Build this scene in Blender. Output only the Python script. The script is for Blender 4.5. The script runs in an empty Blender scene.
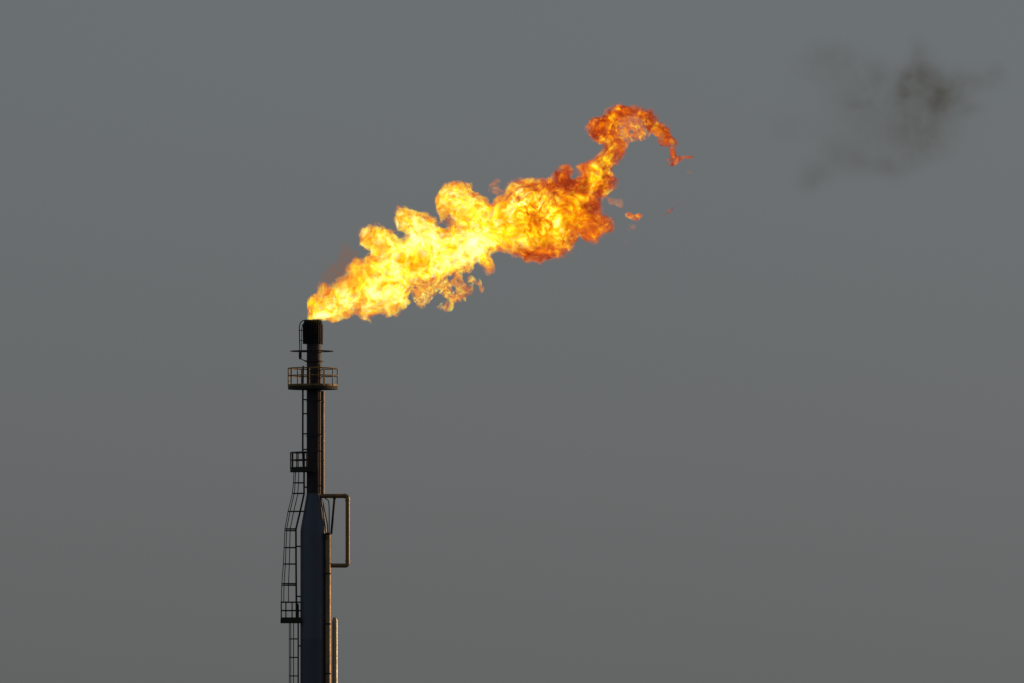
import bpy, bmesh, math
import numpy as np
from mathutils import Vector, Matrix

scene = bpy.context.scene
C = scene.collection
R = math.radians

# ------------------------------------------------------------------ camera maths
S = 16.0                      # pixels per metre at the stack
DIST = 1500.0                 # the stack stands this far away
CAM_Z = 1.7
PITCH = math.atan((60.0 - CAM_Z) / DIST)
F = S * DIST / math.cos(PITCH)            # focal length in pixels
SY = 0.0                      # the stack's axis stands on this line, the camera 1500 m in front of it


def Z(py):
    """height (m) of a feature seen at picture row py, at the stack's distance"""
    return CAM_Z + DIST * math.tan(PITCH + math.atan((341.5 - py) / F))


def X(px):
    return (px - 512) / S


def P(px, py, dy=0.0):
    """dy in metres, away from the viewer; dy=0 is the stack's axis"""
    return Vector((X(px), SY + dy, Z(py)))


# ------------------------------------------------------------------ object helpers
def link(name, me, mat, parent=None):
    o = bpy.data.objects.new(name, me)
    C.objects.link(o)
    if mat:
        me.materials.append(mat)
    if parent is not None:
        o.parent = parent
        o.matrix_parent_inverse = parent_inv(parent)
    return o


def parent_inv(p):
    # only top-level Empties carry a location; parts stay in world coordinates
    return Matrix.Translation(-p.location) if p.parent is None else Matrix.Identity(4)


def empty(name, loc):
    o = bpy.data.objects.new(name, None)
    C.objects.link(o)
    o.location = loc
    return o


def tag(o, label, cat, group=None, kind=None):
    if label:
        o['label'] = label
    if cat:
        o['category'] = cat
    if group:
        o['group'] = group
    if kind:
        o['kind'] = kind
    return o


class MB:
    """collects shapes in one bmesh"""

    def __init__(self):
        self.bm = bmesh.new()

    def ring(self, c, t, r, n, ref=None):
        t = t.normalized()
        up = Vector((0, 1, 0)) if abs(t.y) < 0.9 else Vector((1, 0, 0))
        if ref is not None:
            up = ref
        a = t.cross(up).normalized()
        b = t.cross(a).normalized()
        return [self.bm.verts.new(c + a * (r * math.cos(2 * math.pi * k / n)) + b * (r * math.sin(2 * math.pi * k / n))) for k in range(n)]

    def tube(self, pts, r, n=10, closed=False):
        pts = [Vector(p) for p in pts]
        rs = r if isinstance(r, (list, tuple)) else [r] * len(pts)
        rings = []
        m = len(pts)
        for i, p in enumerate(pts):
            if closed:
                t = (pts[(i + 1) % m] - pts[i - 1])
            elif i == 0:
                t = pts[1] - pts[0]
            elif i == m - 1:
                t = pts[-1] - pts[-2]
            else:
                t = (pts[i + 1] - pts[i]).normalized() + (pts[i] - pts[i - 1]).normalized()
            rings.append(self.ring(p, t, rs[i], n))
        for i in range(m - 1 if not closed else m):
            A, B = rings[i], rings[(i + 1) % m]
            for k in range(n):
                self.bm.faces.new((A[k], A[(k + 1) % n], B[(k + 1) % n], B[k]))
        if not closed:
            self.bm.faces.new(rings[0][::-1])
            self.bm.faces.new(rings[-1])
        return self

    def lathe(self, cx, cy, prof, n=48, cap=True):
        rings = []
        for r, z in prof:
            rings.append([self.bm.verts.new((cx + r * math.cos(2 * math.pi * k / n), cy + r * math.sin(2 * math.pi * k / n), z)) for k in range(n)])
        for A, B in zip(rings, rings[1:]):
            for k in range(n):
                self.bm.faces.new((A[k], A[(k + 1) % n], B[(k + 1) % n], B[k]))
        if cap:
            self.bm.faces.new(rings[0][::-1])
            self.bm.faces.new(rings[-1])
        return self

    def box(self, lo, hi):
        x0, y0, z0 = lo
        x1, y1, z1 = hi
        v = [self.bm.verts.new(p) for p in ((x0, y0, z0), (x1, y0, z0), (x1, y1, z0), (x0, y1, z0), (x0, y0, z1), (x1, y0, z1), (x1, y1, z1), (x0, y1, z1))]
        for f in ((0, 3, 2, 1), (4, 5, 6, 7), (0, 1, 5, 4), (1, 2, 6, 5), (2, 3, 7, 6), (3, 0, 4, 7)):
            self.bm.faces.new([v[i] for i in f])
        return self

    def prism(self, outline, z0, z1):
        A = [self.bm.verts.new((x, y, z0)) for x, y in outline]
        B = [self.bm.verts.new((x, y, z1)) for x, y in outline]
        n = len(A)
        for k in range(n):
            self.bm.faces.new((A[k], A[(k + 1) % n], B[(k + 1) % n], B[k]))
        self.bm.faces.new(A[::-1])
        self.bm.faces.new(B)
        return self

    def strip(self, pts, w, t, closed=False):
        """upright band (a toe plate or cage hoop) through 3D points: height w, thickness t"""
        pts = [Vector(p) for p in pts]
        m = len(pts)
        rings = []
        for i, p in enumerate(pts):
            a = pts[(i + 1) % m] if (closed or i < m - 1) else pts[i]
            b = pts[i - 1] if (closed or i > 0) else pts[i]
            d = (a - b)
            nrm = Vector((d.y, -d.x, 0)).normalized() * (t / 2)
            rings.append([self.bm.verts.new(p + nrm), self.bm.verts.new(p - nrm),
                          self.bm.verts.new(p - nrm + Vector((0, 0, w))), self.bm.verts.new(p + nrm + Vector((0, 0, w)))])
        for i in range(m if closed else m - 1):
            A, B = rings[i], rings[(i + 1) % m]
            for k in range(4):
                self.bm.faces.new((A[k], A[(k + 1) % 4], B[(k + 1) % 4], B[k]))
        if not closed:
            self.bm.faces.new(rings[0][::-1])
            self.bm.faces.new(rings[-1])
        return self

    def build(self, name, mat, parent=None, smooth=True):
        bmesh.ops.recalc_face_normals(self.bm, faces=self.bm.faces)
        me = bpy.data.meshes.new(name)
        self.bm.to_mesh(me)
        self.bm.free()
        if smooth:
            me.polygons.foreach_set('use_smooth', [True] * len(me.polygons))
            me.set_sharp_from_angle(angle=R(35))
        return link(name, me, mat, parent)


def arc(cx, cy, z, r, a0, a1, n):
    return [(cx + r * math.cos(R(a0 + (a1 - a0) * k / n)), cy + r * math.sin(R(a0 + (a1 - a0) * k / n)), z) for k in range(n + 1)]


# ------------------------------------------------------------------ materials
def nodes(name):
    m = bpy.data.materials.new(name)
    m.use_nodes = True
    nt = m.node_tree
    nt.nodes.clear()
    return m, nt, nt.nodes, nt.links


def metal(name, base, rust, amount=0.5, rough=0.5, scale=1.2, metallic=0.0, bump=0.02):
    m, nt, N, L = nodes(name)
    out = N.new('ShaderNodeOutputMaterial')
    b = N.new('ShaderNodeBsdfPrincipled')
    tc = N.new('ShaderNodeTexCoord')
    mp = N.new('ShaderNodeMapping')
    mp.inputs['Scale'].default_value = (1.6, 1.6, 0.45)      # streaks run down
    L.new(tc.outputs['Object'], mp.inputs['Vector'])
    n1 = N.new('ShaderNodeTexNoise')
    n1.inputs['Scale'].default_value = scale
    n1.inputs['Detail'].default_value = 8
    n1.inputs['Roughness'].default_value = 0.65
    L.new(mp.outputs[0], n1.inputs['Vector'])
    cr = N.new('ShaderNodeValToRGB')
    cr.color_ramp.elements[0].position = 0.62 - 0.3 * amount
    cr.color_ramp.elements[0].color = (*base, 1)
    cr.color_ramp.elements[1].position = 0.80 - 0.2 * amount
    cr.color_ramp.elements[1].color = (*rust, 1)
    L.new(n1.outputs['Fac'], cr.inputs['Fac'])
    n2 = N.new('ShaderNodeTexNoise')
    n2.inputs['Scale'].default_value = 14
    n2.inputs['Detail'].default_value = 5
    L.new(tc.outputs['Object'], n2.inputs['Vector'])
    mr = N.new('ShaderNodeMapRange')
    mr.inputs['To Min'].default_value = rough - 0.12
    mr.inputs['To Max'].default_value = rough + 0.18
    L.new(n2.outputs['Fac'], mr.inputs['Value'])
    bp = N.new('ShaderNodeBump')
    bp.inputs['Strength'].default_value = 0.35
    bp.inputs['Distance'].default_value = bump
    L.new(n2.outputs['Fac'], bp.inputs['Height'])
    L.new(cr.outputs['Color'], b.inputs['Base Color'])
    L.new(mr.outputs[0], b.inputs['Roughness'])
    L.new(bp.outputs[0], b.inputs['Normal'])
    b.inputs['Metallic'].default_value = metallic
    b.inputs['Specular IOR Level'].default_value = 0.3
    L.new(b.outputs[0], out.inputs['Surface'])
    return m


M_body = metal('dark_blue_paint', (0.115, 0.122, 0.135), (0.112, 0.112, 0.118), 0.3, 0.40, 0.8, 0.25)
M_pipe = metal('weathered_brown_steel', (0.045, 0.032, 0.034), (0.085, 0.045, 0.025), 0.6, 0.55, 1.5)
M_tip = metal('sooty_steel', (0.012, 0.011, 0.011), (0.035, 0.022, 0.016), 0.5, 0.7, 3.0)
M_rail = metal('dull_yellow_paint', (0.36, 0.22, 0.05), (0.16, 0.085, 0.025), 0.5, 0.5, 3.0)
M_dark = metal('dark_ladder_steel', (0.030, 0.026, 0.024), (0.045, 0.030, 0.018), 0.5, 0.6, 3.0)
M_deck = metal('dirty_deck_steel', (0.05, 0.040, 0.022), (0.05, 0.030, 0.015), 0.5, 0.7, 3.0)
M_galv = metal('tan_cladding', (0.33, 0.21, 0.09), (0.18, 0.105, 0.045), 0.55, 0.42, 1.6, 0.5)
M_pale = metal('pale_cladding', (0.46, 0.42, 0.30), (0.30, 0.25, 0.15), 0.35, 0.4, 1.2, 0.6)

# ------------------------------------------------------------------ the flare stack
stack = empty('flare_stack', (X(314.1), SY, 0))
tag(stack, 'tall dark flare stack with yellow railed platforms and caged ladder, lit gas flame on top', 'flare stack')
cx = X(314.1)

# lower, wide body with its cone
MB().lathe(cx, SY, [(0.95, 0), (0.95, 0.6), (13.7 / S, 0.75), (13.7 / S, Z(640)), (13.75 / S, Z(639.6)), (13.75 / S, Z(638.8)),
                    (13.7 / S, Z(638.4)), (13.7 / S, Z(532)), (13.3 / S, Z(528)), (7.7 / S, Z(496)), (7.4 / S, Z(493.5))], 72).build('stack_body', M_body, stack)
# upper pipe with weld collars
prof = [(7.38 / S, Z(493.4)), (7.38 / S, Z(436.6)), (8.2 / S, Z(436.5)), (8.2 / S, Z(435.7)), (7.38 / S, Z(435.6)),
        (7.38 / S, Z(402)), (7.9 / S, Z(401.9)), (7.9 / S, Z(401)), (7.38 / S, Z(400.9)),
        (7.38 / S, Z(362)), (9.4 / S, Z(361.9)), (9.4 / S, Z(360.6)), (7.4 / S, Z(360.5)), (7.3 / S, Z(342))]
MB().lathe(cx, SY, prof, 64).build('stack_pipe', M_pipe, stack)

# flare tip: a hood of upright ribs with a notched crown
m = MB()
tcx = X(312.9)
m.lathe(tcx, SY, [(7.3 / S, Z(343.6)), (8.6 / S, Z(343.4)), (8.7 / S, Z(326)), (8.0 / S, Z(322.2)), (7.0 / S, Z(320.2)), (6.6 / S, Z(320.2)), (6.6 / S, Z(323))], 48)
rng = np.random.RandomState(3)
for k in range(26):
    a = 2 * math.pi * k / 26
    d = Vector((math.cos(a), math.sin(a), 0))
    zt, zb = Z(319.6 + rng.rand() * 1.0), Z(343.0 + rng.rand() * 1.8)
    c = Vector((tcx, SY, 0))
    r1 = (9.2 + rng.rand() * 0.5) / S
    m.tube([c + d * (7.2 / S) + Vector((0, 0, zt)), c + d * (8.1 / S) + Vector((0, 0, Z(321.6))), c + d * r1 + Vector((0, 0, Z(325.5))),
            c + d * r1 + Vector((0, 0, Z(333))), c + d * r1 + Vector((0, 0, zb))], [0.035, 0.05, 0.055, 0.055, 0.04], 6)
m.build('flare_tip', M_tip, stack)

# thin ring on spokes round the pipe under the tip
m = MB()
m.tube([(cx - 0.14 + 21.3 / S * math.cos(2 * math.pi * k / 48), SY + 21.3 / S * math.sin(2 * math.pi * k / 48), Z(351.2)) for k in range(48)], 0.026, 8, closed=True)
for a in (0, 60, 120, 180, 240, 300):
    m.tube([(cx + 7 / S * math.cos(R(a)), SY + 7 / S * math.sin(R(a)), Z(350.8)), (cx - 0.14 + 21.3 / S * math.cos(R(a)), SY + 21.3 / S * math.sin(R(a)), Z(351.2))], 0.03, 6)
m.build('tip_ring', M_dark, stack)

# pilot burner: hooked line up to the crown and a lumpy burner below
m = MB()
m.tube([P(306.5, 361, -0.1), P(303.2, 360.2, -0.1), P(300.6, 358.5, -0.1), P(299.9, 354, -0.1), P(299.6, 340, -0.1), P(299.3, 327, -0.1), P(300.6, 322.6, -0.1), P(303.2, 320.6, -0.1), P(306.4, 320, -0.1)], 0.032, 8)
m.tube([P(301.4, 358, 0.1), P(301.4, 329, 0.1), P(302.6, 324.5, 0.1), P(305, 322, 0.1)], 0.022, 6)
m.tube([P(300, 359.4, 0), P(300, 357, 0), P(300, 353, 0), P(300, 351.6, 0)], [0.05, 0.085, 0.08, 0.04], 10)
m.tube([P(298.7, 330.4, -0.1), P(304, 330.4, -0.05)], 0.025, 6)
m.tube([P(299, 340.5, -0.1), P(304.5, 340.5, -0.05)], 0.02, 6)
m.build('pilot_burner', M_dark, stack)


def railing(parent, path, zd, z_mid, z_top, posts, mat=M_rail, closed=False, r=0.037):
    m = MB()
    for z in (z_mid, z_top):
        m.tube([(x, y, z) for x, y in path], r, 6, closed=closed)
    for x, y in posts:
        m.tube([(x, y, zd), (x, y, z_top + 0.01)], r * 1.05, 6)
    m.build('railing', mat, parent)
    m = MB()
    m.strip([(x, y, zd) for x, y in path], 0.13, 0.012, closed=closed)
    m.build('toe_plate', mat, parent)


# top platform, all the way round
zd = Z(386.4)
m = MB()
pc = X(312.9)
n = 12
outer = [(pc + 24.6 / S * math.cos(2 * math.pi * (k + .5) / n), SY + 24.6 / S * math.sin(2 * math.pi * (k + .5) / n)) for k in range(n)]
ringp = [(pc + 1.535 * math.cos(2 * math.pi * k / 36), SY + 1.535 * math.sin(2 * math.pi * k / 36)) for k in range(36)]
m.lathe(pc, SY, [(0.55, zd - 0.05), (1.55, zd - 0.05), (1.55, zd + 0.01), (0.55, zd + 0.01), (0.55, zd - 0.05)], 36, cap=False)
for k in range(10):
    a = 2 * math.pi * (k + 0.5) / 10
    d = Vector((math.cos(a), math.sin(a), 0))
    s = Vector((-d.y, d.x, 0)) * 0.03
    c = Vector((pc, SY, 0))
    o_, i_ = c + d * 1.5, c + d * 0.48
    z0, z1 = zd - 0.20, zd - 0.052
    v = [m.bm.verts.new(q) for q in (o_ + s + Vector((0, 0, z0 + .03)), o_ - s + Vector((0, 0, z0 + .03)), i_ - s + Vector((0, 0, z0)), i_ + s + Vector((0, 0, z0)),
                                     o_ + s + Vector((0, 0, z1)), o_ - s + Vector((0, 0, z1)), i_ - s + Vector((0, 0, z1)), i_ + s + Vector((0, 0, z1)))]
    for f in ((0, 3, 2, 1), (4, 5, 6, 7), (0, 1, 5, 4), (1, 2, 6, 5), (2, 3, 7, 6), (3, 0, 4, 7)):
        m.bm.faces.new([v[i] for i in f])
m.lathe(pc, SY, [(1.545, zd - 0.19), (1.558, zd - 0.19), (1.558, zd - 0.052), (1.545, zd - 0.052), (1.545, zd - 0.19)], 36, cap=False)
deck = m.build('platform', M_deck, stack)
deck['label'] = 'round top platform with a yellow handrail'
angs = [3, 35, 62, 100, 118, 152, 178, 208, 232, 262, 296, 325]
railing(deck, ringp, zd, Z(375.8), Z(368.4), [(pc + 1.535 * math.cos(R(a)), SY + 1.535 * math.sin(R(a))) for a in angs], closed=True)

# middle platform: a sector on the ladder side
zd = Z(469.4)
a0, a1 = 138, 279
oa = [(x, y) for x, y, _ in arc(cx, SY, 0, 1.49, a0, a1, 18)]
ia = [(x, y) for x, y, _ in arc(cx, SY, 0, 0.52, a1, a0, 14)]
m = MB().prism(oa + ia, zd - 0.05, zd + 0.01)
for a in (150, 180, 210, 240, 268):
    d = Vector((math.cos(R(a)), math.sin(R(a)), 0))
    c = Vector((cx, SY, 0))
    m.tube([c + d * 1.42 + Vector((0, 0, zd - 0.11)), c + d * 0.47 + Vector((0, 0, zd - 0.13))], 0.05, 6)
m.strip([(x, y, zd - 0.17) for x, y in oa], 0.118, 0.02)
deck = m.build('platform', M_deck, stack)
deck['label'] = 'small curved platform beside the narrow pipe'
path = [(x, y) for x, y, _ in arc(cx, SY, 0, 0.6, a0, a0, 1)][:1] + [(x, y) for x, y, _ in arc(cx, SY, 0, 1.47, a0, a1, 18)] + [(x, y) for x, y, _ in arc(cx, SY, 0, 0.6, a1, a1, 1)][:1]
railing(deck, path, zd, Z(460.2), Z(452.6), [(cx + 1.47 * math.cos(R(a)), SY + 1.47 * math.sin(R(a))) for a in (138, 160, 180, 206, 228, 252, 279)], M_deck, r=0.034)

# lower platform: a rectangular landing at the side of the body
zd = Z(619.6)
x0, x1 = X(280.6), X(300.9)
m = MB().box((x0, SY - 0.5, zd - 0.06), (x1, SY + 0.5, zd + 0.01))
m.box((x0, SY - 0.52, zd - 0.22), (x1, SY - 0.47, zd - 0.062)).box((x0, SY + 0.47, zd - 0.22), (x1, SY + 0.52, zd - 0.062))
m.box((x0, SY - 0.468, zd - 0.22), (x0 + 0.05, SY + 0.468, zd - 0.062))
deck = m.build('platform', M_deck, stack)
deck['label'] = 'square landing beside the wide lower body'
path = [(x1, SY - 0.48), (x0 + 0.03, SY - 0.48), (x0 + 0.03, SY + 0.48), (x1, SY + 0.48)]
railing(deck, path, zd, Z(610.6), Z(602.2), [(X(a), SY + s * 0.48) for a in (281.4, 286, 292.2, 297.2) for s in (-1, 1)], M_deck, r=0.034)


# ladders: two stiles and rungs; cages: hoops and upright straps
def ladder(pts, name='ladder'):
    m = MB()
    for s in (-0.21, 0.21):
        m.tube([P(px, py, s) for px, py in pts], 0.055, 6)
    zs = [Z(py) for _, py in pts]
    z = min(zs) + 0.15
    tot = sorted(zip(zs, [X(px) for px, _ in pts]))
    while z < max(zs):
        x = np.interp(z, [a for a, _ in tot], [b for _, b in tot])
        m.tube([(x, SY - 0.2, z), (x, SY + 0.2, z)], 0.014, 6)
        z += 0.3
    return m


def cage(stile, left, hoops, parent, w=0.36):
    """stile, left: lists of (px, py); hoops: rows"""
    m = MB()
    sx = lambda py: np.interp(py, [p[1] for p in stile], [p[0] for p in stile])
    lx = lambda py: np.interp(py, [p[1] for p in left], [p[0] for p in left])

    def pt(py, a):
        s, l = sx(py), lx(py)
        depth = (s - l) / S
        t = a / 90.0
        return Vector((X(s) - depth * math.cos(R(a)) ** 0.8 if abs(a) < 89.9 else X(s), SY + w * math.sin(R(a)), Z(py)))
    for py in hoops:
        m.strip([pt(py, a) for a in np.linspace(-90, 90, 15)], 0.07, 0.012)
    y0, y1 = min(p[1] for p in left), max(p[1] for p in left)
    rows = sorted({y0, y1} | {p[1] for p in left} | {p[1] for p in stile if y0 < p[1] < y1})
    for a in (-64, -38, -12, 12, 38, 64):
        m.tube([pt(py, a) for py in rows], 0.024, 6)
    m.build('cage', M_dark, parent)


m = ladder([(303.2, 366), (302.9, 384), (302.8, 452), (303.6, 470)])
for py in (400.2, 414.3, 434.4, 450):
    m.box((X(302.5), SY - 0.23, Z(py)), (X(307.6), SY - 0.19, Z(py) + 0.07)).box((X(302.5), SY + 0.19, Z(py)), (X(307.6), SY + 0.23, Z(py) + 0.07))
m.build('ladder', M_dark, stack)
m = ladder([(304.1, 452), (304.1, 494), (300.1, 512), (296, 529), (296.1, 560), (296.4, 600), (296.6, 619)])
for py, x0 in ((487.8, 304.1), (547, 296.2), (597, 296.4), (512, 300)):
    xe = 307.2 if py < 500 else (304.5 if py < 520 else 300.9)
    m.box((X(x0), SY - 0.16, Z(py)), (X(xe), SY - 0.12, Z(py) + 0.08)).box((X(x0), SY + 0.12, Z(py)), (X(xe), SY + 0.16, Z(py) + 0.08))
ld = m.build('ladder', M_dark, stack)
cage([(304.1, 472), (304.1, 494), (300.1, 512), (296, 529), (296.1, 560), (296.4, 604)],
     [(293.8, 472), (293.2, 484), (292.1, 494), (287.8, 512), (284.8, 529), (284.0, 548), (283.2, 564), (281.6, 584), (281.2, 602)],
     [483.4, 494, 512, 529.4, 531.2, 548.2, 564.6, 584.2, 585.8], ld)
m = MB()
ztop, zg = Z(604), 0.0
for s in (-0.21, 0.21):
    m.tube([(X(298.3), SY + s, ztop), (X(298.3), SY + s, zg)], 0.045, 6)
z = 0.3
while z < ztop:
    m.tube([(X(298.3), SY - 0.2, z), (X(298.3), SY + 0.2, z)], 0.014, 6)
    z += 0.3
z = Z(646.5)
while z > 1:
    for s in (-0.14, 0.14):
        m.box((X(298.2), SY + s - 0.02, z), (X(300.9), SY + s + 0.02, z + 0.08))
    z -= 2.6
ld = m.build('ladder', M_dark, stack)
m = MB()


def cpt(z, a):
    return Vector((X(298.3) - (9.0 / S) * max(0.0, math.cos(R(a))) ** 0.8, SY + 0.36 * math.sin(R(a)), z))


z = Z(639.4)
while z > 2.5:
    m.strip([cpt(z, a) for a in np.linspace(-90, 90, 15)], 0.06, 0.012)
    z -= 18.5 / S
for a in (-64, -38, -12, 12, 38, 64):
    m.tube([cpt(Z(622.5), a), cpt(2.4, a)], 0.024, 6)
m.build('cage', M_dark, ld)

# pipework on the sunny side
k = 1 / S


def bend(pts, r, seg=6):
    """round the corners of a polyline (points are Vectors) with radius r"""
    out = [pts[0]]
    for a, b, c in zip(pts, pts[1:], pts[2:]):
        u, v = (a - b).normalized(), (c - b).normalized()
        p0, p1 = b + u * r, b + v * r
        for i in range(seg + 1):
            t = i / seg
            out.append(p0 * (1 - t) ** 2 + b * 2 * t * (1 - t) + p1 * t ** 2)
    out.append(pts[-1])
    return out


# slim riser along the narrow pipe
m = MB().tube([P(322.9, 391), P(322.9, 495.6)], 1.5 * k, 14)
for py in (401.5, 435, 460, 486):
    m.tube([P(322.9, py), P(322.9, py + 1.2)], 1.95 * k, 14)
m.build('riser_pipe', M_galv, stack)
m = MB().tube([P(319.7, 364, -0.42), P(319.7, 440, -0.42), P(319.9, 492, -0.42), P(325.4, 527, -0.62), P(326.4, 540, -0.78)], 0.6 * k, 8)
for py in (401, 435, 452, 486):
    m.box((X(318.4), SY - 0.47, Z(py)), (X(321.2), SY - 0.36, Z(py) + 0.06))
m.build('conduit', M_pipe, stack)
# the square loop
m = MB().tube(bend([P(321.6, 496), P(347.7, 496), P(347.7, 565.6), P(329, 565.6, -0.35)], 2.6 * k), 2.15 * k, 16)
for a, b in (((344.2, 496), (345.2, 496)), ((347.7, 500), (347.7, 501)), ((347.7, 560.6), (347.7, 561.6))):
    m.tube([P(*a), P(*b)], 2.6 * k, 16)
m.build('pipe_loop', M_galv, stack)
m = MB().tube([P(334.6, 497.8, 0), P(331.4, 534, -0.45)], 1.15 * k, 8)
m.tube([P(334.6, 496, 0), P(334.6, 499.4, 0)], 1.5 * k, 8)
m.build('brace', M_dark, stack)
m = MB().tube(bend([P(321.6, 498), P(323.2, 503, -.1), P(327.4, 524, -.4), P(327.8, 536, -.55)], 2 * k), 0.55 * k, 8)
m.tube(bend([P(324, 497.6, -.05), P(328.8, 500.6, -.1), P(329.3, 510, -.25), P(329.2, 536, -.55)], 2 * k), 0.5 * k, 8)
m.build('branch_tube', M_pipe, stack)
# wide riser in front of the body
m = MB().tube([(X(328.1), SY - 0.58, 0), (X(328.1), SY - 0.58, Z(535)), (X(328.1), SY - 0.58, Z(533.4)), (X(328.1), SY - 0.58, Z(532.6))], [2.85 * k, 2.85 * k, 2.5 * k, 1.2 * k], 20)
m.build('riser_pipe', M_galv, stack)
for py in (535.2, 574.6, 625, 674.6, 724, 773):
    m = MB()
    m.tube([P(328.1, py, -0.58), P(328.1, py - 1.5, -0.58)], 3.15 * k, 20)
    m.box((X(322.5), SY - 0.52, Z(py)), (X(327), SY - 0.46, Z(py) + 0.09))
    m.build('pipe_clamp', M_dark, stack)
# insulated pipe that starts lower down
m = MB().tube([(X(334.9), SY - 0.1, 0), (X(334.9), SY - 0.1, Z(621)), (X(334.7), SY - 0.1, Z(618.8)), (X(333.9), SY - 0.1, Z(617.4))], [2.75 * k, 2.75 * k, 2.2 * k, 0.9 * k], 20)
z = Z(628)
while z > 2:
    m.tube([(X(334.9), SY - 0.1, z), (X(334.9), SY - 0.1, z + 0.05)], 2.95 * k, 20)
    z -= 1.1
m.build('insulated_pipe', M_pale, stack)

# ------------------------------------------------------------------ numeric fields for fire and smoke
def fnoise(shape, cells, octaves, rough, seed):
    """fractal value noise on a regular grid; cells = lattice cells per axis for the first octave; about -1..1"""
    rs = np.random.RandomState(seed)
    out = np.zeros(shape, np.float32)
    amp, tot = 1.0, 0.0
    for o in range(octaves):
        cs = [max(1, int(round(c * 2 ** o))) for c in cells]
        g = rs.rand(*[c + 3 for c in cs]).astype(np.float32) * 2 - 1
        for ax in range(3):
            t = np.linspace(0, cs[ax], shape[ax])
            i = np.floor(t).astype(int)
            f = (t - i).astype(np.float32)
            i = i + 1
            # cubic b-spline weights
            w = np.stack([(1 - f) ** 3 / 6, (3 * f ** 3 - 6 * f ** 2 + 4) / 6, (-3 * f ** 3 + 3 * f ** 2 + 3 * f + 1) / 6, f ** 3 / 6])
            Mx = np.zeros((shape[ax], cs[ax] + 3), np.float32)
            for q in range(4):
                np.add.at(Mx, (np.arange(shape[ax]), np.clip(i - 1 + q, 0, cs[ax] + 2)), w[q])
            g = np.moveaxis(np.tensordot(Mx, g, axes=(1, ax)), 0, ax)
        out += g * amp * 2.0
        tot += amp
        amp *= rough
    return out / tot


def sdf2(polys, xs, ys, holes=()):
    """signed distance in px, positive inside, on the grid xs by ys"""
    Xg, Yg = np.meshgrid(xs, ys, indexing='ij')
    d = np.full(Xg.shape, 1e9, np.float32)
    inside = np.zeros(Xg.shape, bool)
    for kind, pl in [(1, p) for p in polys] + [(0, p) for p in holes]:
        ins = np.zeros(Xg.shape, bool)
        a = np.array(pl, np.float32)
        b = np.roll(a, -1, 0)
        for (x0, y0), (x1, y1) in zip(a, b):
            ex, ey = x1 - x0, y1 - y0
            t = np.clip(((Xg - x0) * ex + (Yg - y0) * ey) / (ex * ex + ey * ey + 1e-9), 0, 1)
            d = np.minimum(d, np.hypot(Xg - x0 - t * ex, Yg - y0 - t * ey))
            if y0 != y1:
                c = ((y0 > Yg) != (y1 > Yg)) & (Xg < (x1 - x0) * (Yg - y0) / (y1 - y0) + x0)
                ins ^= c
        if kind:
            inside |= ins
        else:
            inside &= ~ins
    return np.where(inside, d, -d)


def surface_nets(Fv):
    """closed quad surface of Fv > 0 on an integer grid; returns vertices (index units) and quads"""
    Fv = Fv.copy()
    for ax in range(3):
        sl = [slice(None)] * 3
        for e in (0, -1):
            sl[ax] = e
            Fv[tuple(sl)] = -1.0
    s = Fv > 0
    nx, ny, nz = Fv.shape
    cnt = np.zeros((nx - 1, ny - 1, nz - 1), np.int8)
    for i in (0, 1):
        for j in (0, 1):
            for l in (0, 1):
                cnt += s[i:nx - 1 + i, j:ny - 1 + j, l:nz - 1 + l]
    act = (cnt > 0) & (cnt < 8)
    idx = np.argwhere(act)
    ids = np.full(act.shape, -1, np.int64)
    ids[act] = np.arange(len(idx))
    acc = np.zeros((len(idx), 3))
    num = np.zeros(len(idx))
    corners = [(i, j, l) for i in (0, 1) for j in (0, 1) for l in (0, 1)]
    for a in corners:
        for b in corners:
            if sum(abs(p - q) for p, q in zip(a, b)) == 1 and a < b:
                fa = Fv[idx[:, 0] + a[0], idx[:, 1] + a[1], idx[:, 2] + a[2]]
                fb = Fv[idx[:, 0] + b[0], idx[:, 1] + b[1], idx[:, 2] + b[2]]
                m_ = (fa > 0) != (fb > 0)
                t = np.where(m_, fa / np.where(m_, fa - fb, 1), 0)
                p = np.array(a)[None] + t[:, None] * (np.array(b) - np.array(a))[None]
                acc += p * m_[:, None]
                num += m_
    V = idx + acc / num[:, None]
    quads = []
    for ax in range(3):
        u, v = [(1, 2), (2, 0), (0, 1)][ax]
        A = np.moveaxis(s, ax, 0)
        ch = A[1:] != A[:-1]
        e = np.argwhere(ch)
        full = np.zeros((len(e), 3), int)
        rest = [q for q in range(3) if q != ax]
        full[:, ax] = e[:, 0]
        full[:, rest[0]] = e[:, 1]
        full[:, rest[1]] = e[:, 2]
        sgn = s[full[:, 0], full[:, 1], full[:, 2]]
        du = np.zeros(3, int); du[u] = 1
        dv = np.zeros(3, int); dv[v] = 1
        q = []
        for off in (-du - dv, -dv, np.zeros(3, int), -du):
            c = full + off
            q.append(ids[c[:, 0], c[:, 1], c[:, 2]])
        q = np.stack(q, 1)
        q[~sgn] = q[~sgn][:, ::-1]
        quads.append(q)
    Q = np.concatenate(quads)
    return V, Q


def np_mesh(name, V, Q, mat, parent=None, smooth=True):
    me = bpy.data.meshes.new(name)
    me.vertices.add(len(V))
    me.vertices.foreach_set('co', V.astype(np.float32).ravel())
    me.loops.add(len(Q) * 4)
    me.loops.foreach_set('vertex_index', Q.astype(np.int32).ravel())
    me.polygons.add(len(Q))
    me.polygons.foreach_set('loop_start', np.arange(len(Q), dtype=np.int32) * 4)
    me.update(calc_edges=True)
    if smooth:
        me.polygons.foreach_set('use_smooth', np.ones(len(Q), bool))
    return link(name, me, mat, parent)


Z0 = Z(320.0)


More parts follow.
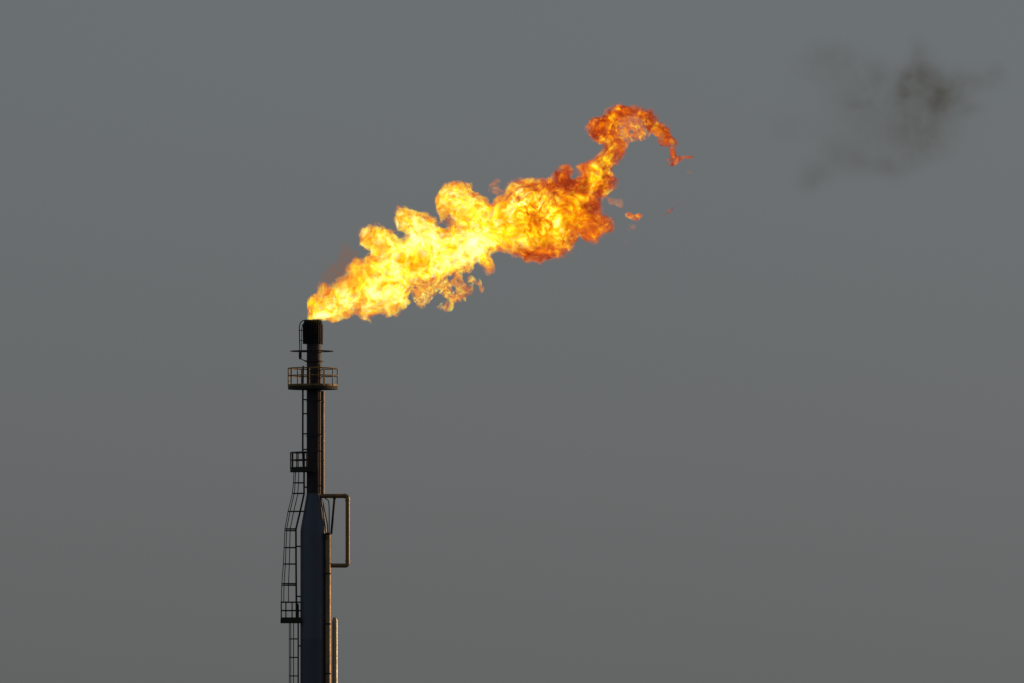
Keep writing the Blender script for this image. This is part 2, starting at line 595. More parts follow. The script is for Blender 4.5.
def px_to_world(V, x0, y0, vox, voxy, ny, ox=0.0):
    """grid index (x, depth, row) -> world metres"""
    out = np.empty_like(V)
    out[:, 0] = ((x0 + V[:, 0] * vox) - 512) / S
    out[:, 1] = SY + (V[:, 1] - (ny - 1) / 2) * voxy / S
    rows = y0 + V[:, 2] * vox
    out[:, 2] = CAM_Z + DIST * np.tan(PITCH + np.arctan((341.5 - rows) / F))
    return out


CACHE = {}


def fire_body(name, polys, holes, mat, parent, seed, Rr=22.0, depth=34, vox=1.0, voxy=1.7, warp=2.2, rough=2.6, bend_amp=9.0, inset=0.0, kd=1.0, pad=5, oct_=4, pw=1.3):
    allp = np.concatenate([np.array(p) for p in polys])
    big = polys[0] is OUT or polys[0] is HOT
    if big:                       # the nested layers of the flame share one grid and one turbulence
        allp, pad, seed0 = np.array(OUT), 10, 11
    else:
        seed0 = seed
    x0, x1 = allp[:, 0].min() - pad, allp[:, 0].max() + pad
    y0, y1 = allp[:, 1].min() - pad, allp[:, 1].max() + pad
    nx, nz = int((x1 - x0) / vox) + 2, int((y1 - y0) / vox) + 2
    ny = int(2 * depth / voxy) + 1
    xs, ys = x0 + np.arange(nx) * vox, y0 + np.arange(nz) * vox
    grow = np.clip(np.hypot(xs[:, None] - 312, ys[None, :] - 320) / 45 - 0.1, 0, 1) if inset < 0 else 1.0
    sd = sdf2(polys, xs, ys, holes) - inset * grow
    yy = (np.arange(ny) - (ny - 1) / 2) * voxy
    cell = 26.0
    cells = ((x1 - x0) / cell, 2 * depth / cell, (y1 - y0) / cell)
    shp = (nx, ny, nz)
    if ('wx', seed0) not in CACHE:
        CACHE[('wx', seed0)] = fnoise(shp, tuple(c * 2.2 for c in cells), oct_, 0.72, seed0)
        CACHE[('wz', seed0)] = fnoise(shp, tuple(c * 2.2 for c in cells), oct_, 0.72, seed0 + 1)
    calm = np.float32(warp) * np.clip(np.hypot(xs[:, None, None] - 312, ys[None, None, :] - 320) / 55 - 0.15, 0.05, 1).astype(np.float32)
    wx = CACHE[('wx', seed0)] * calm
    wz = CACHE[('wz', seed0)] * calm
    gi = np.clip(np.arange(nx)[:, None, None] + wx / vox, 0, nx - 1.001)
    gk = np.clip(np.arange(nz)[None, None, :] + wz / vox, 0, nz - 1.001)
    del wx, wz
    i0, k0 = gi.astype(np.int32), gk.astype(np.int32)
    fi, fk = gi - i0, gk - k0
    d = (sd[i0, k0] * (1 - fi) * (1 - fk) + sd[i0 + 1, k0] * fi * (1 - fk) + sd[i0, k0 + 1] * (1 - fi) * fk + sd[i0 + 1, k0 + 1] * fi * fk).astype(np.float32)
    del gi, gk, i0, k0, fi, fk
    q = np.clip(1 - d / Rr, 0, 1)
    h = kd * Rr * np.clip(1 - q ** pw, 0, 1) ** (1 / pw)      # pw 2: round section, pw 1: thin wedge edges
    off = fnoise((nx, 1, nz), (cells[0] * 0.55, 1, cells[2] * 0.55), 2, 0.5, 77) * bend_amp      # shared by every layer
    nz3 = fnoise(shp, tuple(c * 1.6 for c in cells), oct_ + 1, 0.6, seed + 3) * rough
    Fv = h - np.abs(yy[None, :, None] - off) + nz3 * np.clip(h / 8, 0, 1) - 0.3
    Fv = np.where(d <= 0, np.minimum(d, -0.01), Fv)
    V, Q = surface_nets(Fv)
    V = px_to_world(V, x0, y0, vox, voxy, ny)
    Q = Q[:, ::-1]
    return np_mesh(name, V, Q, mat, parent)


# outlines, in picture rows and columns at the stack's distance (16 px to the metre)
OUT = [(307.2, 320.5), (307.0, 310), (307.5, 299), (311.4, 295.5), (316.7, 292.8), (321, 284), (324.6, 285), (330, 286.7), (334.5, 285.5), (337.8, 278.8),
       (343, 275.5), (346, 269.2), (352.7, 262.2), (358, 260.5), (363.3, 259.5), (369.4, 255), (371, 250.5), (366.8, 249), (361.5, 243.7), (359.3, 237.6),
       (361.5, 231.9), (368.5, 228.8), (377.3, 227.7), (384.4, 228.3), (389.6, 230.6), (393, 232.6), (397.6, 237.1), (402.3, 239.5), (407, 237.3), (410, 235),
       (406.4, 233.6), (401, 231.2), (397, 226.6), (395.6, 220.7), (397.6, 214.8), (402.3, 210.2), (409.3, 209), (415, 210.7), (421, 213), (426.9, 216),
       (432.7, 220), (437.4, 223.5), (444.5, 227.0), (451.5, 226.5), (455, 221.5), (453, 216.5), (448.5, 213.5), (444, 216.5), (440.5, 218.5), (437.4, 213.7), (435, 207.8),
       (435.7, 198.4), (438.6, 191.4), (445.6, 185.5), (453.8, 182.6), (460.9, 184.4), (467.9, 189), (475, 193.7), (480.8, 196), (485.5, 197.3), (487.2, 202),
       (491.3, 203.7), (495, 200.5), (498, 197), (503.4, 194.5), (511.6, 186.3), (519.8, 181.6), (526.9, 177.5), (532.7, 176.4), (538.6, 179.3), (545.6, 178.1),
       (552.7, 175.8), (556.2, 171), (562, 167), (567.9, 166.4), (572.6, 171), (569, 173.4), (573.8, 177.5), (579.6, 176.4), (583, 172.3), (578.4, 167.6),
       (575, 164), (583, 161.7), (588, 161.8), (591.7, 159.5), (598.8, 153.6), (604.6, 148.9), (603.4, 144.2), (597.6, 141.9), (591.7, 137.2), (589.4, 129),
       (591, 120.8), (596.4, 115), (603.4, 114.3), (611.6, 108.5), (619.8, 106.7), (630.4, 106), (638.6, 109), (649, 109.6), (653.8, 115), (656.2, 120.8),
       (663.2, 122.5), (669, 129), (672.6, 135.4), (677.3, 140.7), (675, 145.4), (666.7, 145.4), (660.9, 145.4), (657.3, 141.9), (658, 134.8), (652.7, 130),
       (646.8, 126.6), (642, 119.4), (636.3, 116), (626.9, 116.7), (621, 119.6), (616.3, 126.6), (617.0, 132.5), (619.8, 137), (625.5, 142.5), (623.4, 147.7),
       (622, 153.6), (618.7, 160.6), (615, 165.3), (613.4, 171), (615, 178), (612, 188.8), (607.5, 193.4), (599, 197), (600.5, 204), (601.6, 213.4),
       (606.3, 216.9), (613.4, 221.6), (613.4, 228.6), (606.3, 233.3), (598, 239.7), (591, 240.3), (585.2, 238), (579.6, 234.5), (576, 241.9), (569, 251.3),
       (559.7, 255.9), (550.3, 259.5), (542, 261.8), (533.9, 260.6), (525.7, 261.8), (519.8, 257), (514, 252.4), (504.6, 250), (496.4, 248.9), (490.5, 250),
       (489.4, 254.8), (491.7, 260.6), (495.2, 265.3), (492.9, 269.4), (487, 270.6), (483.5, 265.3), (480, 260.6), (473.8, 265.5), (462, 269), (455, 273.8),
       (448, 277.3), (441, 282), (431.6, 282.5), (424.5, 283), (418.7, 280.8), (412.8, 285.5), (408.5, 292.5), (410.5, 302), (408, 307.7), (401, 309),
       (395, 313.6), (389.4, 315.4), (383.5, 311), (379, 311.5), (375.6, 314), (369.4, 316.6), (366.8, 320), (363.3, 318.3), (362, 315.5), (357, 314.2), (354.5, 313),
       (349.2, 317.5), (342, 319.2), (337.8, 321.8), (332.5, 323.6), (328, 321), (320.5, 321), (317, 320.5)]
HOLES = [[(517, 196), (520, 196.5), (522, 201), (519.5, 202.6), (516, 199)],
         [(541.5, 199.5), (544, 201), (547.5, 206), (546, 208.5), (543, 205)]]
# the bright part of the fire
HOT = [(313, 319), (311.8, 306), (313, 300), (317, 301.5), (322, 303), (325, 295.5), (331, 294), (340, 297), (345, 294.5), (352, 291.5), (360, 287), (367, 281.5), (367.5, 273), (372, 267),
       (378, 261), (382, 251), (383.5, 243), (379, 245), (372, 243), (368, 238), (371, 233), (380, 234), (389, 236), (395, 241.5), (403, 244), (411, 239), (410.5, 230),
       (404, 225), (404, 219), (411, 216.5), (420, 218), (428, 223), (436, 229), (446, 232.5), (456, 229.5), (461, 221), (459, 213), (449, 209.5), (441.5, 205), (443, 198), (447.5, 191.5), (454, 189.5), (461, 192),
       (467, 196), (476, 200), (484, 203.5), (491, 207.5), (498, 203.5), (508, 199.5), (515, 191.5), (524, 187), (533, 185), (541, 190), (551, 192), (562, 194), (572, 190), (583, 184.5), (590, 175), (597, 164.5),
       (604, 156.5), (610, 151.5), (615, 154), (611.5, 163), (609, 174), (608, 185), (598, 190), (593, 198), (591, 210), (590, 222), (583, 228), (573, 232), (566, 242), (556, 247), (544, 250),
       (532, 251.5), (520, 249), (508, 246), (497, 244.5), (486.5, 248.5), (486.5, 257), (489.5, 263.5), (487.2, 265.5), (482.5, 256.5), (474, 259.5), (462, 263.5), (451, 271), (440, 278.5), (425, 279.5), (415, 278), (408, 284.5),
       (404.5, 293), (405.5, 301), (399, 304), (391, 306), (383, 305.5), (374, 307.5), (366, 313), (361.5, 311), (361, 304), (354, 302.5), (349, 309), (341, 312), (334, 317), (325, 318.5)]
WISP = [[(410.5, 290), (412, 280), (419, 274), (426, 276), (436, 275), (447, 270), (457, 265), (466, 260), (474, 262), (475.5, 268), (473.5, 273), (469, 277), (473, 277.5),
         (477.5, 283), (480.5, 279.6), (483, 284), (483.2, 291.3), (479.6, 292.5), (476.5, 288), (472.5, 285.6), (470, 293.7), (465.5, 299.5), (458.5, 305.4),
         (448, 311.8), (441, 310.8), (435, 308.9), (434.8, 304.6), (440, 303), (446, 303.5), (443.3, 297), (437, 293.5), (431.6, 297.4), (427.5, 305.4), (419.7, 312.6), (415, 306.6), (411.2, 297)]]
WISP_H = [[(462.5, 276.5), (466, 275.5), (467.5, 280.5), (465, 284.5), (462.3, 281)], [(448, 275), (452, 276), (449.5, 280.5), (446.5, 279)], [(452, 287), (455, 290), (453.5, 294), (450.5, 291)]]
VEIL = [[(318, 291), (315.5, 284), (321, 271), (329, 263), (335, 258), (338, 247), (343, 242), (350, 243), (357, 249.5), (364, 255), (366, 261), (357, 267), (350, 277), (339, 285), (330, 290)]]
CURL_IN = [[(598, 141), (606, 150), (614, 153), (623, 151), (631, 144), (644, 141), (650, 134), (647, 124), (638, 113), (622, 111), (608, 113), (600, 124), (596, 134)]]
BITS = [
    ('tail', [[(668, 144.5), (672.5, 146), (675.5, 152), (679.5, 157), (685.5, 156), (692, 155.2), (696, 156), (691.5, 159.6), (684, 160.3), (679.6, 164), (675, 168), (669, 165.8), (666.4, 159.4), (670, 157.6), (667, 150)]],
     'detached dark orange tongue of fire hanging below the tip of the flame', 3.2, 0.14),
    ('blob', [[(624.5, 212), (630, 210), (634.5, 213), (639, 211.5), (643, 214), (641, 218.5), (637, 221), (631, 220), (627, 217)]],
     'small orange puff of fire floating just right of the flame', 2.6, 0.30),
    ('streak', [[(660.5, 214.8), (666, 212), (671, 208.4), (674.5, 207.6), (672.5, 212), (667, 215.5), (662, 216.3)]],
     'thin dark red streak floating farthest right of the flame', 1.3, 0.02),
    ('veil', [[(605, 200), (610, 197), (616, 198.5), (624.5, 197), (624, 205), (620, 209), (614, 205), (609, 206)]],
     'faint pinkish veil of burnt gas between the flame and the orange puff', 0.8, 0.3),
    ('speck', [[(624.4, 240), (627.5, 239), (628.8, 243.5), (626.5, 245.8), (624.6, 243.5)]],
     'tiny faint reddish speck below the orange puff', 1.0, 0.05),
    ('haze', [[(626.5, 226), (631, 223.6), (637, 224.5), (635.5, 229), (630, 232.6), (626.8, 230)]],
     'faint brownish smudge just below the orange puff', 0.5, 0.2),
    ('smudge', [[(683, 169.5), (688, 170), (692.5, 172.5), (691, 175), (686, 173.6)]],
     'small grey brown smudge under the dark orange tongue', 0.7, -0.1),
    ('upper', [[(487.5, 194.5), (488, 185), (491.5, 181.5), (493.5, 178), (499, 176.5), (501, 180.5), (498.5, 184.5), (501.5, 189), (509, 187), (504, 193), (497, 196.5), (491.5, 195), (490.5, 190.5)]],
     'faint pink wisp rising above the middle of the flame', 0.8, 0.25),
]


# ------------------------------------------------------------------ volume shaders
def vmath(N, L, op, a, b=None):
    n = N.new('ShaderNodeVectorMath')
    n.operation = op
    for i, v in enumerate((a, b)):
        if v is None:
            continue
        if hasattr(v, 'links') or isinstance(v, bpy.types.NodeSocket):
            L.new(v, n.inputs[i])
        else:
            n.inputs[i].default_value = v
    return n


def smath(N, L, op, a, b=None, c=None, clamp=False):
    n = N.new('ShaderNodeMath')
    n.operation = op
    n.use_clamp = clamp
    for i, v in enumerate((a, b, c)):
        if v is None:
            continue
        if isinstance(v, bpy.types.NodeSocket):
            L.new(v, n.inputs[i])
        else:
            n.inputs[i].default_value = v
    return n.outputs[0]


def gauss(N, L, p, c, r, amp):
    """amp * exp(-|(p-c)/r|^2)"""
    s = vmath(N, L, 'SUBTRACT', p, c).outputs[0]
    s = vmath(N, L, 'MULTIPLY', s, tuple(1 / q for q in r)).outputs[0]
    d = vmath(N, L, 'DOT_PRODUCT', s, s).outputs['Value']
    e = smath(N, L, 'POWER', math.e, smath(N, L, 'MULTIPLY', d, -1.0))
    return smath(N, L, 'MULTIPLY', e, amp)


def warped(N, L, p, scale, amp, detail=3):
    n = N.new('ShaderNodeTexNoise')
    n.inputs['Scale'].default_value = scale
    n.inputs['Detail'].default_value = detail
    L.new(p, n.inputs['Vector'])
    s = vmath(N, L, 'SUBTRACT', n.outputs['Color'], (0.5, 0.5, 0.5)).outputs[0]
    s = vmath(N, L, 'MULTIPLY', s, (amp, amp, amp)).outputs[0]
    return vmath(N, L, 'ADD', p, s).outputs[0]


RAMP = [(0.00, (0.30, 0.022, 0.0010)), (0.15, (0.62, 0.075, 0.0010)), (0.32, (1.02, 0.19, 0.002)), (0.48, (1.20, 0.42, 0.003)),
        (0.63, (1.40, 0.92, 0.005)), (0.80, (1.50, 1.40, 0.02)), (0.94, (1.50, 1.52, 0.10)), (1.0, (1.60, 1.62, 0.75))]


def fire_mat(name, dens, tbase, contrast, gs=(), xr=None, strength=1.0, nscale=1.5, dgs=(), pale=0.0, dcon=0.8, holes=False):
    """tbase: temperature 0..1; gs: warm/cool spots (px,py,rpx,rpy,amp); xr: list of (px, offset) along the flame"""
    m, nt, N, L = nodes(name)
    out = N.new('ShaderNodeOutputMaterial')
    g = N.new('ShaderNodeNewGeometry')
    p = g.outputs['Position']
    # metres from the mouth of the stack
    p = vmath(N, L, 'SUBTRACT', p, (X(314), SY, Z0)).outputs[0]
    w1 = warped(N, L, p, 0.55, 1.5, 2)
    w2 = warped(N, L, w1, 1.7, 0.75, 3)
    n1 = N.new('ShaderNodeTexNoise')
    n1.inputs['Scale'].default_value = nscale
    n1.inputs['Detail'].default_value = 5
    n1.inputs['Roughness'].default_value = 0.66
    L.new(w2, n1.inputs['Vector'])
    n0 = N.new('ShaderNodeTexNoise')       # calm stretches between the agitated ones
    n0.inputs['Scale'].default_value = 0.45
    n0.inputs['Detail'].default_value = 2
    L.new(w1, n0.inputs['Vector'])
    k0 = smath(N, L, 'MULTIPLY_ADD', smath(N, L, 'SUBTRACT', n0.outputs['Fac'], 0.5), 2.4 * contrast, contrast)
    t = smath(N, L, 'MULTIPLY_ADD', smath(N, L, 'SUBTRACT', n1.outputs['Fac'], 0.5), k0, tbase)
    pw = warped(N, L, p, 1.0, 0.9, 2)
    for (gx, gy, rx, ry, am) in gs:
        t = smath(N, L, 'ADD', t, gauss(N, L, pw, (X(gx) - X(314), 0, Z(gy) - Z0), (rx / S, 4.0, ry / S), am))
    if xr:
        sep = N.new('ShaderNodeSeparateXYZ')
        L.new(p, sep.inputs[0])
        fc = N.new('ShaderNodeFloatCurve')
        cv = fc.mapping.curves[0]
        xs = [q[0] for q in xr]
        lo, hi = xs[0], xs[-1]
        pts = [((q[0] - lo) / (hi - lo), q[1] + 0.5) for q in xr]
        cv.points[0].location = pts[0]
        cv.points[1].location = pts[-1]
        for q in pts[1:-1]:
            cv.points.new(*q)
        fc.mapping.update()
        xv = smath(N, L, 'DIVIDE', smath(N, L, 'SUBTRACT', sep.outputs[0], X(lo) - X(314)), (hi - lo) / S, clamp=True)
        L.new(xv, fc.inputs['Value'])
        t = smath(N, L, 'ADD', t, smath(N, L, 'SUBTRACT', fc.outputs[0], 0.5))
    cr = N.new('ShaderNodeValToRGB')
    el = cr.color_ramp.elements
    el[0].position, el[1].position = RAMP[0][0], RAMP[-1][0]
    el[0].color, el[1].color = (*RAMP[0][1], 1), (*RAMP[-1][1], 1)
    for pos, col in RAMP[1:-1]:
        e = el.new(pos)
        e.color = (*col, 1)
    L.new(t, cr.inputs['Fac'])
    n2 = N.new('ShaderNodeTexNoise')
    n2.inputs['Scale'].default_value = 2.2
    n2.inputs['Detail'].default_value = 4
    n2.inputs['Roughness'].default_value = 0.65
    L.new(w1, n2.inputs['Vector'])
    mr = N.new('ShaderNodeMapRange')
    mr.inputs['From Min'].default_value = 0.40
    mr.inputs['From Max'].default_value = 0.62
    mr.inputs['To Min'].default_value = 1 - dcon
    mr.inputs['To Max'].default_value = 1 + dcon
    L.new(n2.outputs['Fac'], mr.inputs['Value'])
    if holes:                             # stringy gas with clear gaps
        n2.inputs['Scale'].default_value = 4.0
        n2.inputs['Detail'].default_value = 6
        L.new(w2, n2.inputs['Vector'])
        mr.inputs['From Min'].default_value = 0.45
        mr.inputs['From Max'].default_value = 0.62
        mr.inputs['To Min'].default_value = 0.0
        mr.inputs['To Max'].default_value = 2.6
    D = smath(N, L, 'MULTIPLY', mr.outputs[0], dens)
    for (gx, gy, rx, ry, am) in dgs:      # thinner gas in places
        q = gauss(N, L, pw, (X(gx) - X(314), 0, Z(gy) - Z0), (rx / S, 4.0, ry / S), am)
        D = smath(N, L, 'MULTIPLY', D, smath(N, L, 'SUBTRACT', 1.0, q))
    col = cr.outputs['Color']
    if pale:
        mx = N.new('ShaderNodeMix')
        mx.data_type = 'RGBA'
        mx.inputs['Factor'].default_value = pale
        L.new(col, mx.inputs['A'])
        mx.inputs['B'].default_value = (0.62, 0.30, 0.16, 1)
        col = mx.outputs['Result']
    ab = N.new('ShaderNodeVolumeAbsorption')
    ab.inputs['Color'].default_value = (0, 0, 0, 1)
    L.new(D, ab.inputs['Density'])
    em = N.new('ShaderNodeEmission')
    L.new(col, em.inputs['Color'])
    L.new(smath(N, L, 'MULTIPLY', D, strength), em.inputs['Strength'])
    ad = N.new('ShaderNodeAddShader')
    L.new(ab.outputs[0], ad.inputs[0])
    L.new(em.outputs[0], ad.inputs[1])
    L.new(ad.outputs[0], out.inputs['Volume'])
    m.cycles.volume_step_rate = STEP
    return m


STEP = 0.14
E = 2.4       # gain of everything that burns, set with the exposure below
XR = [(307, 0.10), (340, 0.16), (380, 0.18), (440, 0.18), (490, 0.12), (520, -0.05), (560, -0.15), (600, -0.18), (625, -0.27), (700, -0.34)]
HOTSPOTS = [(348, 298, 9, 7, .30), (374, 290, 8, 9, .35), (395, 270, 9, 12, .2), (402, 300, 6, 8, .25), (389, 291, 6, 6, .3), (410, 244, 10, 12, .25), (433, 240, 12, 8, .25), (474, 245, 10, 11, .40), (462, 259, 13, 6, .32), (445, 270, 10, 6, .2),
            (418, 226, 8, 7, .2), (521, 243, 7, 5, .35), (555, 225, 5, 18, .18), (594, 168, 6, 8, .25), (324, 316, 8, 4, .2),
            (417, 266, 14, 5, -.35), (407, 258, 10, 4, -.3), (388, 286, 9, 4, -.35), (535, 217, 6, 10, -.3), (565, 184, 14, 8, -.5), (594, 207, 8, 9, -.45), (602, 127, 6, 13, -.25), (540, 256, 30, 5, -.3)]

THICK = [(625, 125, 48, 28, -1.8), (600, 215, 22, 32, -1.0), (565, 180, 30, 16, -.8), (540, 255, 30, 8, -.7), (310, 306, 5, 16, -1.0)]
THIN = [(320, 313, 8, 9, .55), (334, 306, 20, 12, .5), (319, 296, 5, 5, .8), (357, 308, 5, 4, .8), (345, 275, 16, 9, .75), (362, 262, 8, 8, .6), (383, 245, 6, 5, .6), (606, 224, 9, 8, .5), (395, 308, 14, 5, .6), (480, 197, 20, 6, .4), (443, 212, 7, 8, .5)]

EXPO = -1.25

# ------------------------------------------------------------------ the fire
fire = empty('gas_flame', (X(314), SY, Z0))
tag(fire, 'long ragged yellow and orange flame streaming to the upper right from the stack mouth', 'flame')
M_outer = fire_mat('fire_outer', 1.6, 0.40, 3.1, HOTSPOTS, XR, E, nscale=1.8, dgs=THIN + THICK)
M_hot = fire_mat('fire_hot', 5.0, 0.70, 3.0, HOTSPOTS, XR, E, nscale=2.7, dgs=THIN, dcon=0.35)
M_wisp = fire_mat('fire_wisp', 2.0, 0.42, 4.0, (), None, E, nscale=2.8, pale=0.30, holes=True)
M_fringe = fire_mat('fire_fringe', 1.1, 0.20, 1.6, (), XR, E, nscale=2.0, pale=0.25, holes=True)
M_curl = fire_mat('fire_curl', 1.5, 0.26, 2.2, (), None, E, nscale=2.6, pale=0.12, holes=True)
M_curl2 = fire_mat('fire_bay', 1.0, 0.22, 2.0, (), None, E * 0.8, nscale=2.6, pale=0.3, holes=True)
M_veil = fire_mat('fire_veil', 0.36, 0.2, 1.0, (), None, E * 0.42, pale=0.8, holes=True)
fire_body('outer_flame', [OUT], HOLES, M_outer, fire, 11, warp=6.0, rough=4.0, inset=-1.2)
o = fire_body('flame_fringe', [OUT], [], M_fringe, fire, 21, warp=9.0, rough=4.0, inset=-3.2, Rr=16, pw=1.1)
o['label'] = 'thin translucent orange edge of the flame'
fire_body('hot_core', [HOT], [], M_hot, fire, 31, Rr=18, warp=6.0, rough=6.0, kd=0.95, pw=1.6)
o = fire_body('curl_fringe', CURL_IN, [], M_curl, fire, 41, Rr=9, depth=22, vox=0.6, voxy=0.9, warp=5.0)
o = fire_body('curl_fringe', [[(434.5, 199), (435.5, 210), (438, 217.5), (443, 224.5), (449, 228.5), (456, 226), (459, 219), (456, 212), (449, 211), (442, 206)]], [], M_curl2, fire, 46, Rr=9, depth=22, vox=0.6, voxy=0.9, warp=3.0)
o['label'] = 'thin brownish gas inside the middle curl'
o = fire_body('lower_fringe', WISP, WISP_H, M_wisp, fire, 51, Rr=12, depth=24, vox=0.6, voxy=0.9, warp=7.0, rough=5.0)
o['label'] = 'thin pale orange ragged fringe under the flame'
o = fire_body('veil', VEIL, [], M_veil, fire, 61, Rr=16, depth=26, vox=0.9, voxy=1.2, warp=3.0, rough=3.0)
o['label'] = 'faint brownish veil above the root of the flame'
for i, (nm, pl, lab, dn, tb) in enumerate(BITS):
    mt = fire_mat('fire_bit_' + nm, dn, tb, 1.6, (), None, E, nscale=2.4, pale=0.0 if dn > 1.2 else 0.45, holes=True)
    o = fire_body('flame_wisp', pl, [], mt, None, 70 + 5 * i, Rr=6, depth=20, vox=0.45, voxy=0.6, warp=3.2, rough=2.0, kd=1.3, pad=5, bend_amp=6)
    tag(o, lab, 'flame wisp', 'shreds of fire torn off the flame')

# ------------------------------------------------------------------ the smoke
PUFFS = [(903, 92, 6, 14, .55), (911, 77, 9, 7, .45), (925, 74, 10, 9, .5), (921, 92, 15, 13, .45), (940, 90, 9, 10, .55), (935, 104, 11, 9, .58), (952, 98, 12, 8, .45), (968, 110, 12, 6, .28),
         (920, 56, 8, 14, .35), (950, 84, 22, 10, .25), (980, 80, 20, 9, .22), (995, 70, 8, 8, .15), (930, 122, 16, 14, .35), (906, 132, 14, 13, .34), (932, 142, 12, 9, .26), (920, 155, 18, 9, .22),
         (889, 166, 16, 9, .28), (858, 160, 20, 10, .25), (835, 152, 14, 12, .16), (816, 172, 12, 9, .30), (808, 184, 9, 7, .2), (880, 76, 9, 9, .26), (832, 56, 20, 13, .20), (815, 66, 20, 16, .10),
         (856, 102, 14, 11, .20), (880, 110, 30, 18, .14), (788, 130, 16, 14, .10), (872, 136, 26, 14, .13), (860, 70, 20, 14, .12), (845, 84, 26, 12, .08), (868, 100, 50, 34, .06), (905, 128, 45, 28, .07), (840, 128, 34, 24, .06), (925, 92, 34, 26, .10), (950, 130, 26, 20, .08)]


def smoke_mat():
    m, nt, N, L = nodes('thin_smoke')
    out = N.new('ShaderNodeOutputMaterial')
    g = N.new('ShaderNodeNewGeometry')
    p = vmath(N, L, 'SUBTRACT', g.outputs['Position'], (X(314), SY, Z0)).outputs[0]
    pw = warped(N, L, p, 0.35, 1.5, 5)
    tot = None
    for (gx, gy, rx, ry, am) in PUFFS:
        q = gauss(N, L, pw, (X(gx) - X(314), 0, Z(gy) - Z0), (1.25 * rx / S, 1.6, 1.25 * ry / S), am)
        tot = q if tot is None else smath(N, L, 'ADD', tot, q)
    n2 = N.new('ShaderNodeTexNoise')
    n2.inputs['Scale'].default_value = 1.3
    n2.inputs['Detail'].default_value = 6
    n2.inputs['Roughness'].default_value = 0.62
    L.new(pw, n2.inputs['Vector'])
    mr = N.new('ShaderNodeMapRange')
    mr.inputs['From Min'].default_value = 0.34
    mr.inputs['From Max'].default_value = 0.66
    mr.inputs['To Min'].default_value = 0.35
    mr.inputs['To Max'].default_value = 1.65
    L.new(n2.outputs['Fac'], mr.inputs['Value'])
    D = smath(N, L, 'MULTIPLY', smath(N, L, 'MULTIPLY', smath(N, L, 'MAXIMUM', smath(N, L, 'SUBTRACT', tot, 0.010), 0.0), mr.outputs[0]), SMOKE)
    ab = N.new('ShaderNodeVolumeAbsorption')
    ab.inputs['Color'].default_value = (0.30, 0.20, 0.06, 1)
    L.new(D, ab.inputs['Density'])
    sc = N.new('ShaderNodeVolumeScatter')
    sc.inputs['Color'].default_value = (0.55, 0.45, 0.35, 1)
    L.new(smath(N, L, 'MULTIPLY', D, 0.12), sc.inputs['Density'])
    ad = N.new('ShaderNodeAddShader')
    L.new(ab.outputs[0], ad.inputs[0])
    L.new(sc.outputs[0], ad.inputs[1])
    L.new(ad.outputs[0], out.inputs['Volume'])
    m.cycles.volume_step_rate = 0.25
    return m


SMOKE = 0.21
vox = 2.0
x0, y0 = 740.0, 6.0
nx, nz, ny = 148, 110, 44
gx_ = (x0 + np.arange(nx) * vox)[:, None, None]
gz_ = (y0 + np.arange(nz) * vox)[None, None, :]
gy_ = ((np.arange(ny) - (ny - 1) / 2) * 3.0)[None, :, None]
Fs = np.zeros((nx, ny, nz), np.float32)
for (px, py, rx, ry, am) in PUFFS:
    Fs += am * np.exp(-(((gx_ - px) / (1.25 * rx + 7)) ** 2 + ((gz_ - py) / (1.25 * ry + 7)) ** 2 + (gy_ / 32.0) ** 2))
Fs += fnoise(Fs.shape, (14, 6, 11), 3, 0.5, 5) * 0.01
V, Q = surface_nets(Fs - 0.018)
V = px_to_world(V, x0, y0, vox, 3.0, ny)
Q = Q[:, ::-1]
smoke = np_mesh('smoke_cloud', V, Q, smoke_mat())
tag(smoke, 'thin drifting smoke, darkest in a small brown knot at the upper right of the sky', 'smoke')

# ------------------------------------------------------------------ ground
m, nt, N, L = nodes('dry_ground')
out = N.new('ShaderNodeOutputMaterial')
b = N.new('ShaderNodeBsdfPrincipled')
tc = N.new('ShaderNodeTexCoord')
n1 = N.new('ShaderNodeTexNoise')
n1.inputs['Scale'].default_value = 0.05
n1.inputs['Detail'].default_value = 10
L.new(tc.outputs['Object'], n1.inputs['Vector'])
cr = N.new('ShaderNodeValToRGB')
cr.color_ramp.elements[0].position = 0.35
cr.color_ramp.elements[0].color = (0.055, 0.05, 0.03, 1)
cr.color_ramp.elements[1].position = 0.65
cr.color_ramp.elements[1].color = (0.13, 0.11, 0.075, 1)
L.new(n1.outputs['Fac'], cr.inputs['Fac'])
L.new(cr.outputs[0], b.inputs['Base Color'])
b.inputs['Roughness'].default_value = 0.95
L.new(b.outputs[0], out.inputs['Surface'])
g = MB()
n = 60
vs = [[g.bm.verts.new(((i / n * 2 - 1) * 30000, (j / n * 2 - 1) * 30000, 0)) for j in range(n + 1)] for i in range(n + 1)]
for i in range(n):
    for j in range(n):
        g.bm.faces.new((vs[i][j], vs[i + 1][j], vs[i + 1][j + 1], vs[i][j + 1]))
ground = g.build('ground', m, smooth=False)
ground['kind'] = 'structure'

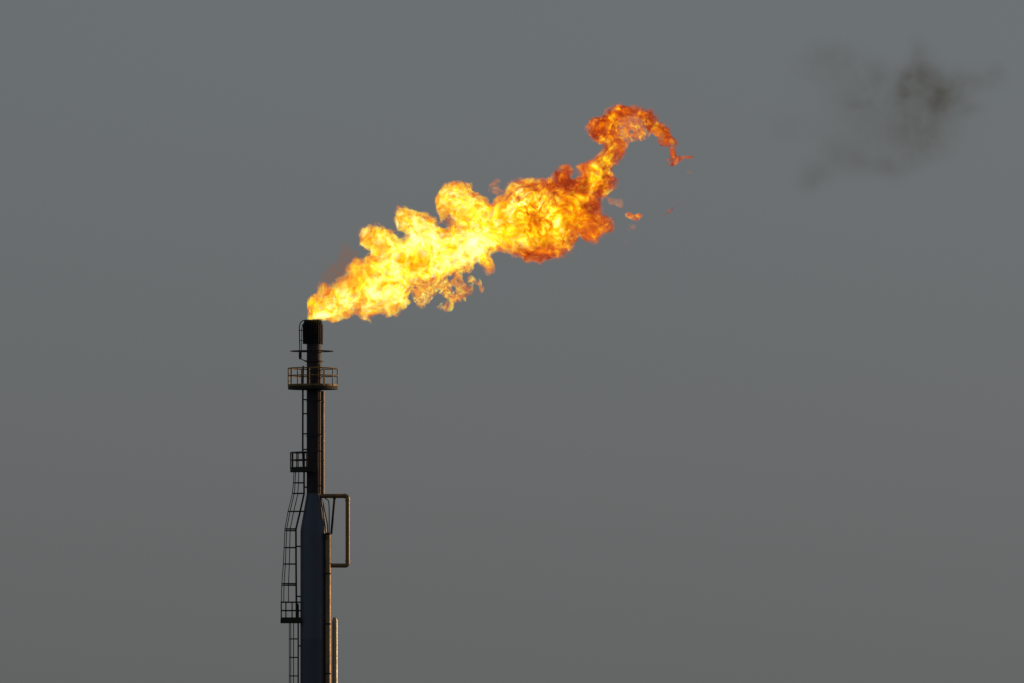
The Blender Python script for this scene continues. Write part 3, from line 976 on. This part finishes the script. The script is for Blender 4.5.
# ------------------------------------------------------------------ light
EL = R(7.0)
AZ = R(64.0)                 # from the view direction (+Y) towards the right (+X): low sun, right and behind the stack
sd_ = Vector((math.sin(AZ) * math.cos(EL), math.cos(AZ) * math.cos(EL), math.sin(EL)))
w = bpy.data.worlds.new('World')
scene.world = w
w.use_nodes = True
wn, wl = w.node_tree.nodes, w.node_tree.links
wn.clear()
wo = wn.new('ShaderNodeOutputWorld')
bg = wn.new('ShaderNodeBackground')
sky = wn.new('ShaderNodeTexSky')
sky.sky_type = 'NISHITA'
sky.sun_disc = False
sky.sun_elevation = EL
sky.sun_rotation = AZ
sky.altitude = 0
sky.air_density = 1.0
sky.dust_density = 1.5
sky.ozone_density = 1.0
hs = wn.new('ShaderNodeHueSaturation')
hs.inputs['Saturation'].default_value = SAT = 0.5
wl.new(sky.outputs[0], hs.inputs['Color'])
tint = wn.new('ShaderNodeMix')               # the camera's cool white balance
tint.data_type = 'RGBA'
tint.blend_type = 'MULTIPLY'
tint.inputs['Factor'].default_value = 1.0
tint.inputs['B'].default_value = TINT = (0.835, 0.974, 1.325, 1)
wl.new(hs.outputs[0], tint.inputs['A'])
wl.new(tint.outputs['Result'], bg.inputs['Color'])
bg.inputs['Strength'].default_value = 0.131
wl.new(bg.outputs[0], wo.inputs['Surface'])

sl = bpy.data.lights.new('sun', 'SUN')
sl.energy = 4.0
sl.angle = R(0.5)
sl.color = (1.0, 0.62, 0.30)
so = bpy.data.objects.new('sun', sl)
C.objects.link(so)
so.rotation_euler = (-sd_).to_track_quat('-Z', 'Y').to_euler()
so.location = (60, 60, 120)

# ------------------------------------------------------------------ camera
cam = bpy.data.cameras.new('camera')
cam.sensor_width = 36
cam.lens = F * 36 / 1024
cam.clip_start = 1
cam.clip_end = 60000
co = bpy.data.objects.new('camera', cam)
C.objects.link(co)
co.location = (0, -DIST, CAM_Z)
co.rotation_euler = (math.pi / 2 + PITCH, 0, 0)
scene.camera = co

scene.view_settings.view_transform = 'Standard'
scene.view_settings.look = 'None'
scene.view_settings.exposure = EXPO
scene.view_settings.gamma = 1
scene.cycles.volume_step_rate = 1
scene.cycles.volume_max_steps = 2048
scene.cycles.volume_bounces = 0
scene.cycles.max_bounces = 6
scene.cycles.transparent_max_bounces = 64
scene.cycles.use_denoising = True
